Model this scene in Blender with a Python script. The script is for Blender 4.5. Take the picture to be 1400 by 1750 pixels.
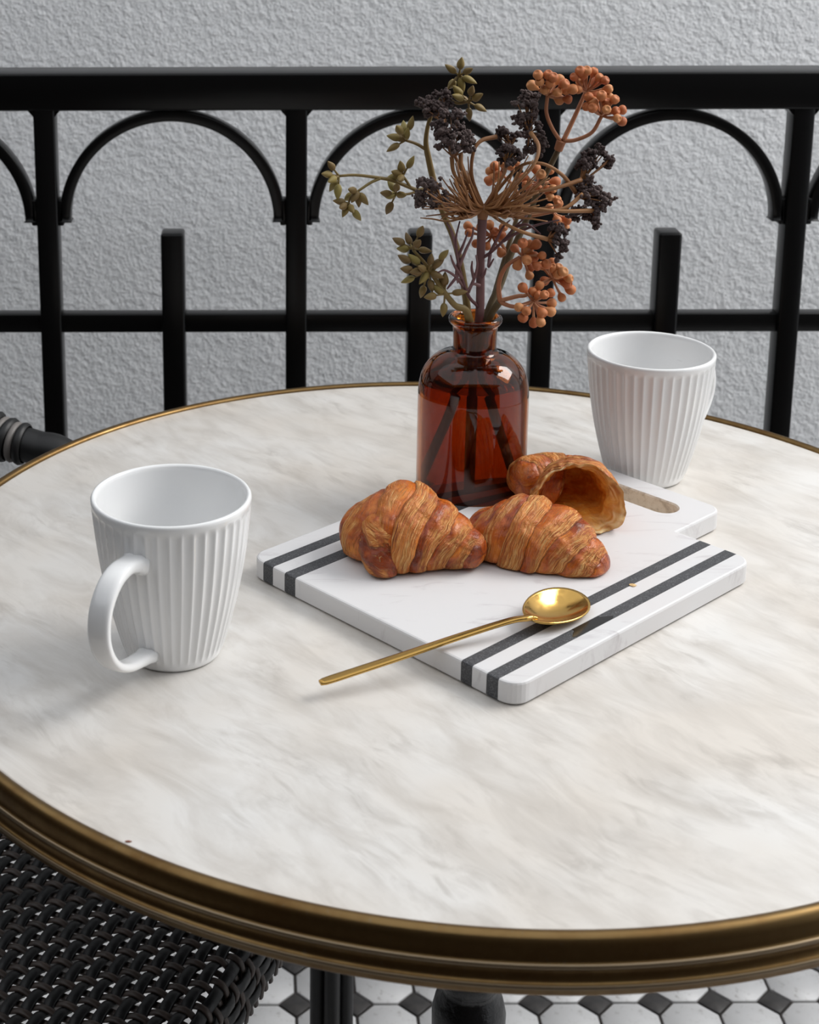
import bpy, bmesh, math, random
import numpy as np
from mathutils import Vector, Matrix
PI = math.pi
rnd = random.Random(7)
for o in list(bpy.data.objects): bpy.data.objects.remove(o)
S = bpy.context.scene
COL = S.collection

# ------------------------------------------------------------------ camera, world, light, exposure
FPX, CX, CY = 2718.29, 437.12, 376.14          # focal length and principal point in pixels of 1400x1750
PITCH, YAW, ROLL = 0.23577, -0.00848, -0.00394
CAM = np.array([-0.12602, -0.93135, 0.45087])   # table top is z = 0
cyw, syw = math.cos(YAW), math.sin(YAW)
_f0 = np.array([syw, cyw, 0.]); _r0 = np.array([cyw, -syw, 0.]); _u0 = np.array([0, 0, 1.])
_fw = _f0*math.cos(PITCH)-_u0*math.sin(PITCH); _up = _u0*math.cos(PITCH)+_f0*math.sin(PITCH)
_rt = _r0*math.cos(ROLL)+_up*math.sin(ROLL); _up = _up*math.cos(ROLL)-_r0*math.sin(ROLL)
cd = bpy.data.cameras.new('camera'); cam = bpy.data.objects.new('camera', cd); COL.objects.link(cam)
cam.matrix_world = Matrix(((_rt[0], _up[0], -_fw[0], CAM[0]), (_rt[1], _up[1], -_fw[1], CAM[1]), (_rt[2], _up[2], -_fw[2], CAM[2]), (0, 0, 0, 1)))
cd.sensor_fit = 'HORIZONTAL'; cd.sensor_width = 36; cd.lens = FPX*36/1400
cd.shift_x = (700-CX)/1400; cd.shift_y = -(875-CY)/1400
cd.clip_start = .01
cd.dof.use_dof = True; cd.dof.focus_distance = 0.99; cd.dof.aperture_fstop = 20
S.camera = cam
def ray(x, y): return _fw+_rt*(x-CX)/FPX-_up*(y-CY)/FPX
def onz(x, y, z): d = ray(x, y); return CAM+d*((z-CAM[2])/d[2])
def ony(x, y, Y): d = ray(x, y); return CAM+d*((Y-CAM[1])/d[1])

W = bpy.data.worlds.new('overcast_sky'); S.world = W; W.use_nodes = True
wn = W.node_tree.nodes; bg = wn['Background']
bg.inputs[0].default_value = (0.93, 0.96, 1.0, 1); bg.inputs[1].default_value = 1.0
ld = bpy.data.lights.new('daylight', 'AREA'); ld.shape = 'RECTANGLE'; ld.size = 1.5; ld.size_y = 1.1; ld.energy = 60
ld.color = (1.0, .985, .96)
lo = bpy.data.objects.new('daylight', ld); COL.objects.link(lo)
lo.location = (1.85, .42, 1.70)
lo.rotation_euler = (Vector((0, 0, 0))-Vector(lo.location)).to_track_quat('-Z', 'Y').to_euler()
S.view_settings.view_transform = 'Standard'; S.view_settings.look = 'None'
S.view_settings.exposure = -0.02; S.view_settings.gamma = 1.0
S.view_settings.use_curve_mapping = False

# ------------------------------------------------------------------ helpers
def mesh(name, v, f, smooth=True):
    m = bpy.data.meshes.new(name)
    m.from_pydata([tuple(map(float, p)) for p in v], [], [tuple(int(i) for i in q) for q in f])
    m.polygons.foreach_set('use_smooth', [bool(smooth)]*len(m.polygons))
    m.update(); return m
def obj(name, me, mat, parent=None):
    """link a mesh; a child keeps its vertices in the coordinates they were written in"""
    o = bpy.data.objects.new(name, me); COL.objects.link(o)
    if mat is not None and not me.materials: me.materials.append(mat)
    if parent is not None:
        o.parent = parent
        o.matrix_parent_inverse = WORLDM.get(parent.name, Matrix.Identity(4)).inverted()
    return o
WORLDM = {}
def thing(name, label, cat, loc=(0, 0, 0), group=None):
    o = bpy.data.objects.new(name, None); COL.objects.link(o)
    o.empty_display_size = .02; o.location = [float(a) for a in loc]
    WORLDM[o.name] = Matrix.Translation(Vector([float(a) for a in loc]))
    tag(o, label, cat, group); return o
def tag(o, label, cat, group=None):
    o['label'] = label; o['category'] = cat
    if group: o['group'] = group
    return o
def struct(o): o['kind'] = 'structure'; return o

class MB:
    def __init__(s): s.v = []; s.f = []
    def add(s, v, f):
        n = len(s.v); s.v += [tuple(map(float, p)) for p in v]; s.f += [tuple(int(i)+n for i in q) for q in f]; return s
    def mesh(s, name, smooth=True): return mesh(name, s.v, s.f, smooth)

def catmull(P, n):
    P = np.array(P, float)
    if len(P) == 2: 
        t = np.linspace(0, 1, n)[:, None]; return P[0]*(1-t)+P[1]*t
    Q = np.vstack([2*P[0]-P[1], P, 2*P[-1]-P[-2]]); out = []
    for u in np.linspace(0, len(P)-1-1e-9, n):
        i = int(u); t = u-i; a, b, c, d = Q[i:i+4]
        out.append(.5*((2*b)+(-a+c)*t+(2*a-5*b+4*c-d)*t*t+(-a+3*b-3*c+d)*t**3))
    return np.array(out)
def frames(C):
    T = np.gradient(C, axis=0); T /= np.linalg.norm(T, axis=1)[:, None]+1e-12
    a = np.array([0, 0, 1.]) if abs(T[0][2]) < .8 else np.array([1., 0, 0])
    N = [np.cross(T[0], a)]; N[0] /= np.linalg.norm(N[0])
    for i in range(1, len(C)):
        n = N[-1]-T[i]*np.dot(N[-1], T[i]); N.append(n/np.linalg.norm(n))
    N = np.array(N); B = np.cross(T, N); return T, N, B
def grid_faces(n, m, wrap=True):
    f = []
    for i in range(n-1):
        for j in range(m if wrap else m-1):
            k = (j+1) % m
            f.append((i*m+j, i*m+k, (i+1)*m+k, (i+1)*m+j))
    return f
def tube(P, r, n=12, m=8, caps=True):
    C = catmull(P, n); T, N, B = frames(C)
    rr = np.interp(np.linspace(0, 1, n), np.linspace(0, 1, len(r)), r) if hasattr(r, '__len__') else np.full(n, r)
    a = np.arange(m)*2*PI/m
    V = C[:, None, :]+rr[:, None, None]*(np.cos(a)[None, :, None]*N[:, None, :]+np.sin(a)[None, :, None]*B[:, None, :])
    f = grid_faces(n, m)
    if caps: f += [tuple(range(m))[::-1], tuple(range((n-1)*m, n*m))]
    return V.reshape(-1, 3), f
def lathe(prof, m=96, closed=False):
    a = np.arange(m)*2*PI/m; p = np.array(prof, float); n = len(p)
    V = np.stack([p[:, 0:1]*np.cos(a), p[:, 0:1]*np.sin(a), np.repeat(p[:, 1:2], m, 1)], -1).reshape(-1, 3)
    f = [tuple(q) for q in grid_faces(n, m)]
    if closed: f += [((n-1)*m+j, (n-1)*m+(j+1) % m, (j+1) % m, j) for j in range(m)]
    return V, f
def box(x0, x1, y0, y1, z0, z1):
    v = [(x, y, z) for z in (z0, z1) for x, y in ((x0, y0), (x1, y0), (x1, y1), (x0, y1))]
    return v, [(0, 3, 2, 1), (4, 5, 6, 7), (0, 1, 5, 4), (1, 2, 6, 5), (2, 3, 7, 6), (3, 0, 4, 7)]
def bevel(me, w, seg=2, angle=.6):
    bm = bmesh.new(); bm.from_mesh(me)
    es = [e for e in bm.edges if len(e.link_faces) == 2 and e.calc_face_angle() > angle]
    bmesh.ops.bevel(bm, geom=es, offset=w, segments=seg, affect='EDGES', profile=.5)
    bm.to_mesh(me); bm.free()
    me.polygons.foreach_set('use_smooth', [True]*len(me.polygons)); me.update()
    return me
def bbox_mesh(name, *a, w=.0015, seg=2): return bevel(mesh(name, *box(*a)), w, seg)
def prism(outline, z0, z1):
    n = len(outline)
    v = [(x, y, z0) for x, y in outline]+[(x, y, z1) for x, y in outline]
    f = [tuple(range(n))[::-1], tuple(range(n, 2*n))]+[(i, (i+1) % n, n+(i+1) % n, n+i) for i in range(n)]
    return v, f
# vectorised value noise
def _h(i, j, k, s): 
    n = (i.astype(np.int64)*374761393+j.astype(np.int64)*668265263+k.astype(np.int64)*2147483647+s*1274126177) & 0x7fffffff
    n = ((n ^ (n >> 13))*1274126177) & 0x7fffffff
    return ((n ^ (n >> 16)) & 0xffff)/65535.
def vnoise(x, y, z=0, s=0):
    x, y, z = np.broadcast_arrays(np.asarray(x, float), np.asarray(y, float), np.asarray(z, float))
    i, j, k = np.floor(x), np.floor(y), np.floor(z); u, v, w = x-i, y-j, z-k
    u, v, w = [a*a*(3-2*a) for a in (u, v, w)]
    r = 0
    for a in (0, 1):
        for b in (0, 1):
            for c in (0, 1):
                r = r+_h(i+a, j+b, k+c, s)*(u if a else 1-u)*(v if b else 1-v)*(w if c else 1-w)
    return r*2-1
def attr(me, name, vals):
    a = me.attributes.new(name, 'FLOAT', 'POINT'); a.data.foreach_set('value', np.asarray(vals, np.float32).ravel())

# ------------------------------------------------------------------ materials
def mat(name, col=(.8, .8, .8), rough=.5, metal=0, **kw):
    m = bpy.data.materials.new(name); m.use_nodes = True
    b = m.node_tree.nodes['Principled BSDF']
    b.inputs['Base Color'].default_value = (*col, 1); b.inputs['Roughness'].default_value = rough; b.inputs['Metallic'].default_value = metal
    for k, v in kw.items():
        k = k.replace('_', ' ')
        b.inputs[k].default_value = v
    return m
class NT:
    def __init__(s, m): s.t = m.node_tree; s.b = s.t.nodes['Principled BSDF']
    def n(s, kind, **kw):
        nd = s.t.nodes.new(kind)
        for k, v in kw.items():
            if hasattr(nd, k): setattr(nd, k, v)
            else: nd.inputs[k].default_value = v
        return nd
    def l(s, a, b): s.t.links.new(a, b)
    def coord(s, kind='Object', scale=(1, 1, 1), rot=(0, 0, 0), loc=(0, 0, 0)):
        c = s.n('ShaderNodeTexCoord'); mp = s.n('ShaderNodeMapping')
        mp.inputs['Scale'].default_value = scale; mp.inputs['Rotation'].default_value = rot; mp.inputs['Location'].default_value = loc
        s.l(c.outputs[kind], mp.inputs[0]); return mp.outputs[0]
    def noise(s, vec, scale, detail=4, rough=.55, dist=0):
        nd = s.n('ShaderNodeTexNoise'); nd.inputs['Scale'].default_value = scale; nd.inputs['Detail'].default_value = detail
        nd.inputs['Roughness'].default_value = rough; nd.inputs['Distortion'].default_value = dist
        if vec is not None: s.l(vec, nd.inputs['Vector'])
        return nd.outputs['Fac']
    def ramp(s, fac, stops):
        r = s.n('ShaderNodeValToRGB'); e = r.color_ramp.elements
        while len(e) < len(stops): e.new(.5)
        for k, (p, c) in enumerate(stops):
            e[k].position = p; e[k].color = (*c, 1) if len(c) == 3 else c
        s.l(fac, r.inputs[0]); return r.outputs[0]
    def mix(s, fac, a, b, blend='MIX'):
        m = s.n('ShaderNodeMix', data_type='RGBA', blend_type=blend)
        for i, x in ((0, fac), (6, a), (7, b)):
            if hasattr(x, 'links'): s.l(x, m.inputs[i])
            else: m.inputs[i].default_value = x if i == 0 else (*x, 1)
        return m.outputs[2]
    def math(s, op, a, b=0.):
        m = s.n('ShaderNodeMath', operation=op)
        for i, x in ((0, a), (1, b)):
            if hasattr(x, 'links'): s.l(x, m.inputs[i])
            else: m.inputs[i].default_value = x
        return m.outputs[0]
    def attr(s, name): return s.n('ShaderNodeAttribute', attribute_name=name).outputs['Fac']
    def bump(s, h, strength=.3, dist=.001):
        b = s.n('ShaderNodeBump'); b.inputs['Strength'].default_value = strength; b.inputs['Distance'].default_value = dist
        s.l(h, b.inputs['Height']); s.l(b.outputs[0], s.b.inputs['Normal'])
    def col(s, c): s.l(c, s.b.inputs['Base Color'])
    def rough(s, c): s.l(c, s.b.inputs['Roughness'])
G = lambda v: (v, v, v)

# stucco wall
M_STUCCO = mat('white_stucco', (.72, .73, .74), .9)
t = NT(M_STUCCO); v = t.coord('Object')
n1 = t.noise(v, 140, 3, .6, .1); n2 = t.noise(v, 14, 3, .6); n3 = t.noise(v, 260, 3, .6)
h = t.math('ADD', t.math('MULTIPLY', n1, 1.0), t.math('ADD', t.math('MULTIPLY', n2, .9), t.math('MULTIPLY', n3, .45)))
t.bump(h, .75, .0048)
t.col(t.mix(t.ramp(n2, [(.3, G(0)), (.7, G(1))]), (.78, .795, .81), (.83, .84, .855)))
# dark interior behind the camera
M_DARKWALL = mat('dark_facade', (.055, .045, .04), .7)
t = NT(M_DARKWALL); t.bump(t.noise(t.coord(), 40), .2, .002)
# table marble
M_MARBLE = mat('veined_white_marble', (.8, .78, .75), .33)
t = NT(M_MARBLE)
v0 = t.coord('Object', rot=(0, 0, math.radians(50)))
wn_ = t.n('ShaderNodeTexNoise'); wn_.inputs['Scale'].default_value = 5; wn_.inputs['Detail'].default_value = 3; t.l(v0, wn_.inputs['Vector'])
wm = t.n('ShaderNodeVectorMath', operation='MULTIPLY_ADD'); t.l(wn_.outputs['Color'], wm.inputs[0]); wm.inputs[1].default_value = (.045, .045, 0); t.l(v0, wm.inputs[2])
mp = t.n('ShaderNodeMapping'); mp.inputs['Scale'].default_value = (15, 46, 1); t.l(wm.outputs[0], mp.inputs[0])
a = t.noise(mp.outputs[0], 1.0, 6, .62, .6)
mp2 = t.n('ShaderNodeMapping'); mp2.inputs['Scale'].default_value = (32, 100, 1); mp2.inputs['Location'].default_value = (3, 8, 0); t.l(wm.outputs[0], mp2.inputs[0])
b = t.noise(mp2.outputs[0], 1.0, 5, .6, .8)
big = t.noise(v0, 6.5, 3, .6)
c = t.mix(t.ramp(big, [(.36, G(0)), (.64, G(.62))]), (.73, .715, .692), (.63, .565, .49))
c = t.mix(t.ramp(a, [(.42, G(0)), (.70, G(.60))]), c, (.46, .42, .375))
vm = t.math('MULTIPLY', t.ramp(b, [(.48, G(0)), (.70, G(.70))]), t.ramp(t.noise(v0, 11, 3, .6), [(.42, G(0)), (.62, G(.62))]))
c = t.mix(vm, c, (.31, .275, .24))
sp = t.noise(t.coord('Object'), 900, 1, .5)
c = t.mix(t.ramp(sp, [(.78, G(0)), (.84, G(.5))]), c, (.35, .28, .22))
t.col(c); t.rough(t.ramp(t.noise(v0, 30), [(.3, G(.28)), (.7, G(.40))]))
# board marble
M_BOARD = mat('pale_marble', (.85, .84, .84), .45)
t = NT(M_BOARD); v = t.coord('Object', scale=(18, 60, 18), rot=(0, 0, math.radians(20)))
a = t.noise(v, 1, 6, .65, 1.2)
c = t.mix(t.ramp(a, [(.58, G(0)), (.80, G(.8))]), (.69, .683, .686), (.42, .385, .40))
c = t.mix(t.ramp(t.noise(t.coord('Object'), 14, 3), [(.5, G(0)), (.75, G(.5))]), c, (.69, .645, .63))
t.col(c); t.bump(t.noise(t.coord('Object'), 700, 2), .06, .0005)
M_SLOT = mat('unpolished_stone', (.60, .52, .43), .8)
t = NT(M_SLOT); t.col(t.ramp(t.noise(t.coord(), 160, 5, .7), [(.35, (.50, .42, .33)), (.5, (.72, .64, .53)), (.8, (.80, .74, .65))]))
M_INLAY = mat('charcoal_stone', (.06, .06, .065), .6)
t = NT(M_INLAY); t.col(t.ramp(t.noise(t.coord(), 1300, 2, .6), [(.35, (.035, .036, .04)), (.60, (.075, .077, .083)), (.76, (.22, .22, .23))]))
M_WET = mat('wet_stone', (.014, .014, .015), .25)
# brass
M_BRASS = mat('aged_brass', (.42, .29, .13), .3, 1)
t = NT(M_BRASS); v = t.coord('Object'); a = t.noise(v, 22, 5, .65); b = t.noise(v, 260, 3, .7)
c = t.mix(t.ramp(a, [(.40, G(0)), (.68, G(.8))]), (.235, .150, .062), (.13, .068, .024))
c = t.mix(t.ramp(b, [(.62, G(0)), (.75, G(.5))]), c, (.20, .16, .11))
t.col(c); t.rough(t.ramp(a, [(.35, G(.30)), (.7, G(.46))]))
M_BRASSLINE = mat('worn_brass_line', (.30, .23, .15), .45, 1)
M_GOLD = mat('polished_gold', (.60, .365, .105), .16, 1)
t = NT(M_GOLD); t.rough(t.ramp(t.noise(t.coord('Object', scale=(1, 1, 1)), 220, 3), [(.4, G(.13)), (.7, G(.26))]))
# iron
M_IRON = mat('black_painted_iron', (.0022, .0022, .0024), .28)
t = NT(M_IRON); t.bump(t.noise(t.coord(), 160, 2), .08, .001); t.b.inputs['Specular IOR Level'].default_value = .28
M_CAST = mat('black_cast_iron', (.008, .008, .009), .28)
t = NT(M_CAST); t.bump(t.noise(t.coord(), 120, 4), .5, .002)
# porcelain
M_PORC = mat('white_porcelain', (.80, .80, .80), .17)
t = NT(M_PORC); t.b.inputs['Coat Weight'].default_value = .3; t.b.inputs['Coat Roughness'].default_value = .05
t.col(t.ramp(t.noise(t.coord(), 30), [(.3, (.82, .825, .83)), (.7, (.84, .84, .838))]))
# glass, water
M_AMBER = mat('amber_glass', (.60, .16, .03), 0.0, Transmission_Weight=1.0, IOR=1.48)
t = NT(M_AMBER); t.col(t.ramp(t.noise(t.coord(), 12), [(.3, (.45, .122, .016)), (.7, (.41, .105, .013))]))
M_WATER = mat('water', (.93, .80, .66), 0.0, Transmission_Weight=1.0, IOR=1.33)
# floor
M_TILE = mat('white_tile', (.74, .74, .75), .35)
t = NT(M_TILE); t.col(t.ramp(t.noise(t.coord('Object'), 90, 5, .7), [(.33, (.45, .43, .42)), (.43, (.74, .735, .735)), (1, (.78, .78, .79))]))
M_BLACKTILE = mat('black_tile', (.045, .042, .042), .4)
t = NT(M_BLACKTILE); t.col(t.ramp(t.noise(t.coord('Object'), 70, 4), [(.3, (.03, .029, .03)), (.7, (.07, .063, .06))]))
M_GROUT = mat('dark_grout', (.055, .048, .045), .9)
# rattan
M_REED = mat('black_reed', (.0045, .0045, .005), .48)
t = NT(M_REED); t.bump(t.noise(t.coord('Object', scale=(1, 1, 1)), 900, 2), .25, .0006)
M_REEDB = mat('brown_reed', (.075, .052, .040), .45)
t = NT(M_REEDB); t.col(t.ramp(t.noise(t.coord(), 60, 3), [(.3, (.040, .030, .025)), (.7, (.085, .060, .048))]))
M_CHAIR = mat('black_chair_frame', (.006, .006, .0065), .5)
M_BIND = mat('grey_binding', (.17, .155, .145), .5)

# ------------------------------------------------------------------ the setting
FZ = -.74
WY = .86
o = struct(obj('wall_back', mesh('wall_back', *box(-2.6, 3.0, WY, WY+.15, FZ-.1, 1.3), smooth=False), M_STUCCO))
o['label'] = 'pale grey rough stucco wall behind the railing'
o = struct(obj('wall_front', mesh('wall_front', *box(-2.6, 3.0, -2.75, -2.6, FZ-.1, 1.6), smooth=False), M_DARKWALL))
o['label'] = 'dark house front on the side of the viewer'
o = struct(obj('wall_left', mesh('wall_left', *box(-2.75, -2.6, -2.75, WY+.15, FZ-.1, 1.6), smooth=False), M_DARKWALL))
o['label'] = 'dark wall closing the balcony on the left'
o = struct(obj('sky_block_slab', mesh('sky_block_slab', *box(-2.6, 2.6, -2.6, -1.75, 1.45, 1.6), smooth=False), M_DARKWALL))  # unseen slab added to block sky light from the camera side
o['label'] = 'added dark slab above and behind the viewer that blocks sky light'
floor = struct(obj('floor', mesh('floor', *box(-2.6, 3.0, -2.6, WY, FZ-.1, FZ-.0025), smooth=False), M_GROUT))
floor['label'] = 'floor of white octagon tiles with small black squares'
o = struct(obj('dark_reflection_slab', mesh('dark_reflection_slab', *box(-2.6, 3.0, -2.6, -.78, FZ-.002, FZ+.012), smooth=False), M_DARKWALL))  # unseen dark slab added so the front brass edge reflects dark
o['label'] = 'added unseen dark slab on the floor that darkens the reflection in the brass edge'
# tiles: octagons with black squares on their corners
TP = .0629; TA = math.radians(.65); TO = np.array([-.0991, .5005])     # a black tile centre
J = .0017; q = .0172                                                   # joint half width, cut corner
def octagon():
    h_ = TP/2-J; c_ = h_-q
    return [(h_, -c_), (h_, c_), (c_, h_), (-c_, h_), (-h_, c_), (-h_, -c_), (-c_, -h_), (c_, -h_)]
d_ = q-J*.2
om = bevel(mesh('white_tile', *prism(octagon(), -.004, 0), smooth=False), .0006, 1)
dm = bevel(mesh('black_tile', *prism([(d_, 0), (0, d_), (-d_, 0), (0, -d_)], -.004, 0), smooth=False), .0006, 1)
ca, sa = math.cos(TA), math.sin(TA)
def tpos(i, j): x, y = i*TP, j*TP; return (TO[0]+ca*x-sa*y, TO[1]+sa*x+ca*y, FZ)
cells = [(i, j) for i in range(-26, 32) for j in range(-22, 6)]
def vis(ij):
    x, y, _ = tpos(*ij); return (x-.1)**2*.9+(y-.33)**2*1.3
cells = [c_ for c_ in cells if -.72 < tpos(*c_)[1] < WY-.05 and (lambda p: -2.4 < p[0] < 2.4)(tpos(*c_))]
cells.sort(key=vis)
for me_, mt_, nm_, off in ((om, M_TILE, 'white_tile', .5), (dm, M_BLACKTILE, 'black_tile', 0)):
    me_.materials.append(mt_)
    for (i, j) in cells[:290]:
        o = obj(nm_, me_, None, floor); o.location = tpos(i+off, j+off); o.rotation_euler = (0, 0, TA)
    mb = MB(); V = np.array([v_.co for v_ in me_.vertices]); F = [tuple(p.vertices) for p in me_.polygons]
    for (i, j) in cells[290:]:
        x, y, z = tpos(i+off, j+off)
        mb.add(np.stack([V[:, 0]*ca-V[:, 1]*sa+x, V[:, 0]*sa+V[:, 1]*ca+y, V[:, 2]+z], 1), F)
    o = obj('outer_'+nm_+'s', mb.mesh('outer_tiles', False), mt_, floor); o['kind'] = 'stuff'

# ------------------------------------------------------------------ railing
RY = .494
rail = thing('iron_railing', 'black iron railing with round arches and short pickets behind the table', 'railing', (.0, RY, FZ))
obj('top_rail', bbox_mesh('top_rail', -.95, 1.0, RY, RY+.045, .2103, .2445, w=.002), M_IRON, rail)
PX = [-.3307+.2301*k for k in range(-1, 5)]; PX = [PX[0]-.2301]+PX+[PX[-1]+.2301]
for k, x in enumerate(PX):
    zb = FZ if k in (0, len(PX)-1) else -.62
    p = obj('post', bbox_mesh('post', x-.0098, x+.0098, RY+.001, RY+.023, zb, .212, w=.0018), M_IRON, rail)
    mb = MB()
    for s in (-1, 1):
        a = .0098*s
        mb.add([(x+a, RY+.003, .2115), (x+a+s*.006, RY+.003, .2115), (x+a, RY+.003, .2045), (x+a, RY+.02, .2115), (x+a+s*.006, RY+.02, .2115), (x+a, RY+.02, .2045)],
               [(0, 1, 2), (5, 4, 3), (0, 3, 4, 1), (1, 4, 5, 2), (2, 5, 3, 0)])
    obj('weld_bead', mb.mesh('weld_bead', False), M_IRON, p)
def arch(xc):
    ro, ri, zc = .1045, .0942, .1055; n = 48; mb = MB(); V = []
    for k in range(n+1):
        a = PI*k/n
        for (r_, y_) in ((ro, RY+.004), (ro, RY+.021), (ri, RY+.021), (ri, RY+.004)):
            V.append((xc+r_*math.cos(a), y_, zc+r_*math.sin(a)))
    f = grid_faces(n+1, 4)+[(0, 1, 2, 3), tuple(4*n+i for i in (3, 2, 1, 0))]
    return bevel(mesh('arch', V, f), .0012, 2, 1.0)
for k in range(len(PX)-1):
    xc = (PX[k]+PX[k+1])/2
    p = obj('arch', arch(xc), M_IRON, rail)
    for s in (-1, 1):
        xx = sorted((xc+s*.1000, xc+s*.1056))
        obj('weld_tab', bbox_mesh('weld_tab', xx[0], xx[1], RY+.004, RY+.02, .102, .127, w=.0015), M_IRON, p)
    xq = xc+.0002
    obj('picket', bbox_mesh('picket', xq-.0108, xq+.0108, RY-.001, RY+.024, -.62, .0955, w=.0028, seg=3), M_IRON, rail)
obj('middle_rail', bbox_mesh('middle_rail', -.95, 1.0, RY+.005, RY+.020, -.0015, .0165, w=.0012), M_IRON, rail)
obj('bottom_rail', bbox_mesh('bottom_rail', -.95, 1.0, RY+.005, RY+.020, -.62, -.602, w=.0012), M_IRON, rail)

# ------------------------------------------------------------------ table
table = thing('bistro_table', 'round marble bistro table with a moulded brass edge', 'table', (0, 0, FZ))
R0 = .3455
prof = [(0.0, -.022), (.340, -.022), (.3440, -.018), (R0, -.002), (R0-.0008, -.0003), (R0-.002, 0), (0.0, 0)]
V, F = lathe(prof, 160)
obj('marble_top', mesh('marble_top', V, F), M_MARBLE, table)
# brass edge: bead on top, cove, two raised lines, foot
pr = [(R0-.0002, -.004), (R0, .0004), (R0+.001, .0016), (R0+.003, .0022), (R0+.0048, .0018), (R0+.0062, .0006), (R0+.0070, -.0010), (R0+.0074, -.003), (R0+.0076, -.0060), (R0+.0077, -.0088),
      (R0+.0080, -.0096), (R0+.0089, -.0100), (R0+.0091, -.0108), (R0+.0089, -.0116), (R0+.0081, -.0120), (R0+.0080, -.0150), (R0+.0081, -.0180),
      (R0+.0088, -.0188), (R0+.0097, -.0193), (R0+.0099, -.0203), (R0+.0096, -.0213), (R0+.0088, -.0218), (R0+.0087, -.0245), (R0+.0075, -.0258), (R0-.006, -.0258), (R0-.006, -.0226)]
V, F = lathe(pr, 200)
rim = obj('brass_edge', mesh('brass_edge', V, F), M_BRASS, table)
for (zc, rc) in ((-.0108, R0+.0091), (-.0203, R0+.0099)):
    V, F = lathe([(rc-.0006, zc+.0011), (rc+.0002, zc+.0008), (rc+.0003, zc-.0008), (rc-.0006, zc-.0011)], 200)
    obj('worn_line', mesh('worn_line', V, F), M_BRASSLINE, rim)
# underframe and turned pedestal
V, F = lathe([(0, -.0226), (.325, -.0226), (.325, -.034), (.31, -.038), (0, -.038)], 96)
obj('underframe', mesh('underframe', V, F), M_CAST, table)
ped = [(0, -.038), (.11, -.038), (.11, -.050), (.05, -.058), (.026, -.075), (.021, -.12), (.019, -.20), (.0185, -.286), (.0225, -.294), (.0225, -.302), (.0185, -.307), (.0190, -.311), (.0230, -.318), (.0252, -.328), (.0250, -.342), (.0225, -.356),
       (.0195, -.366), (.0195, -.372), (.0255, -.378), (.0255, -.388), (.018, -.396), (.018, -.50), (.022, -.56), (.034, -.60), (.034, -.62), (.022, -.64), (.022, -.66), (0, -.66)]
V, F = lathe([(r_, z_) for r_, z_ in ped], 48)
V = np.array(V)+np.array([.0095, 0, 0])
obj('turned_column', mesh('turned_column', V, F), M_CAST, table)
for k in range(3):
    a = math.radians(100+120*k); d = np.array([math.cos(a), math.sin(a), 0])
    P = [np.array([.0095, 0, -.63])+d*.015, np.array([.0095, 0, -.64])+d*.09, np.array([.0095, 0, -.70])+d*.17, np.array([.0095, 0, -.728])+d*.225]
    obj('foot', mesh('foot', *tube(P, [.018, .016, .013, .012], 20, 12)), M_CAST, table)

# ------------------------------------------------------------------ chair: woven seat and bound frame
ca_ = math.radians(66.8)
cE = np.array([math.cos(ca_), math.sin(ca_), 0]); cN = np.array([math.sin(ca_), -math.cos(ca_), 0])   # along the front edge, forward
cF = np.array([-.147, -.005, 0])                                                                     # middle of the front edge
def CP(e, n, z): return cF+cE*e+cN*n+np.array([0, 0, z])
chair = thing('bistro_chair', 'black and brown woven bistro armchair pushed under the table', 'chair', CP(0, -.2, FZ))
SZ = -.285
def seat_pt(e, n, dz):
    # n runs from the back (-.38) to the rolled front edge; past n=0 the surface turns down
    if n <= -.012: return CP(e, n, SZ+dz)
    a = (n+.012)/.016
    if a < PI/2: return CP(e, -.012+math.sin(a)*(.016+dz), SZ-.016+math.cos(a)*(.016+dz))
    return CP(e, -.012+.016+dz, SZ-.016-(a-PI/2)*.016)
def strand(pts, up, w, th):
    """flat ribbed strand along pts; up[i] local normal"""
    P = np.array(pts); T = np.gradient(P, axis=0); T /= np.linalg.norm(T, axis=1)[:, None]
    U = np.array(up); Sd = np.cross(T, U); Sd /= np.linalg.norm(Sd, axis=1)[:, None]; U = np.cross(Sd, T)
    sec = [(-.5, -.12), (-.38, .34), (0, .5), (.38, .34), (.5, -.12), (0, -.45)]
    V = np.stack([P+Sd*(a*w)+U*(b*th) for a, b in sec], 1).reshape(-1, 3)
    return V, grid_faces(len(P), 6)+[tuple(range(6))[::-1], tuple(range((len(P)-1)*6, len(P)*6))]
PA, PB = .0086, .0118     # pitch of the strands that run front to back, and of the cross strands
A_E = [(-.282+PA*i) for i in range(58)]
B_N = [(.034-PB*j) for j in range(32)]
AMP = .0017
def over(i, j): return -1 if (i+j) % 3 != 0 else 1       # twill
def upn(n): 
    if n <= -.012: return np.array([0, 0, 1.])
    a = min((n+.012)/.016, PI/2); return cN*math.sin(a)+np.array([0, 0, math.cos(a)])
def smoothpath(keys, sub=3):
    out = []
    for k in range(len(keys)-1):
        for s_ in range(sub):
            u = s_/sub; w_ = u*u*(3-2*u); out.append((keys[k][0]*(1-u)+keys[k+1][0]*u, keys[k][1]*(1-w_)+keys[k+1][1]*w_))
    out.append(keys[-1]); return out
for i, e in enumerate(A_E):
    keys = [(.046, .0)]+[(n, AMP*over(i, j)) for j, n in enumerate(B_N)]
    pth = smoothpath(keys, 4)
    o = obj('seat_strand', mesh('seat_strand', *strand([seat_pt(e, n, dz) for n, dz in pth], [upn(n) for n, dz in pth], .0054, .0030)), M_REEDB, chair)
for j, n in enumerate(B_N):
    keys = [(-.292, 0)]+[(e, -AMP*over(i, j)) for i, e in enumerate(A_E)]+[(.225, 0)]
    pth = smoothpath(keys, 3)
    o = obj('cross_strand', mesh('cross_strand', *strand([seat_pt(e, n, dz) for e, dz in pth], [upn(n)]*len(pth), .0088, .0036)), M_REED, chair)
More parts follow.
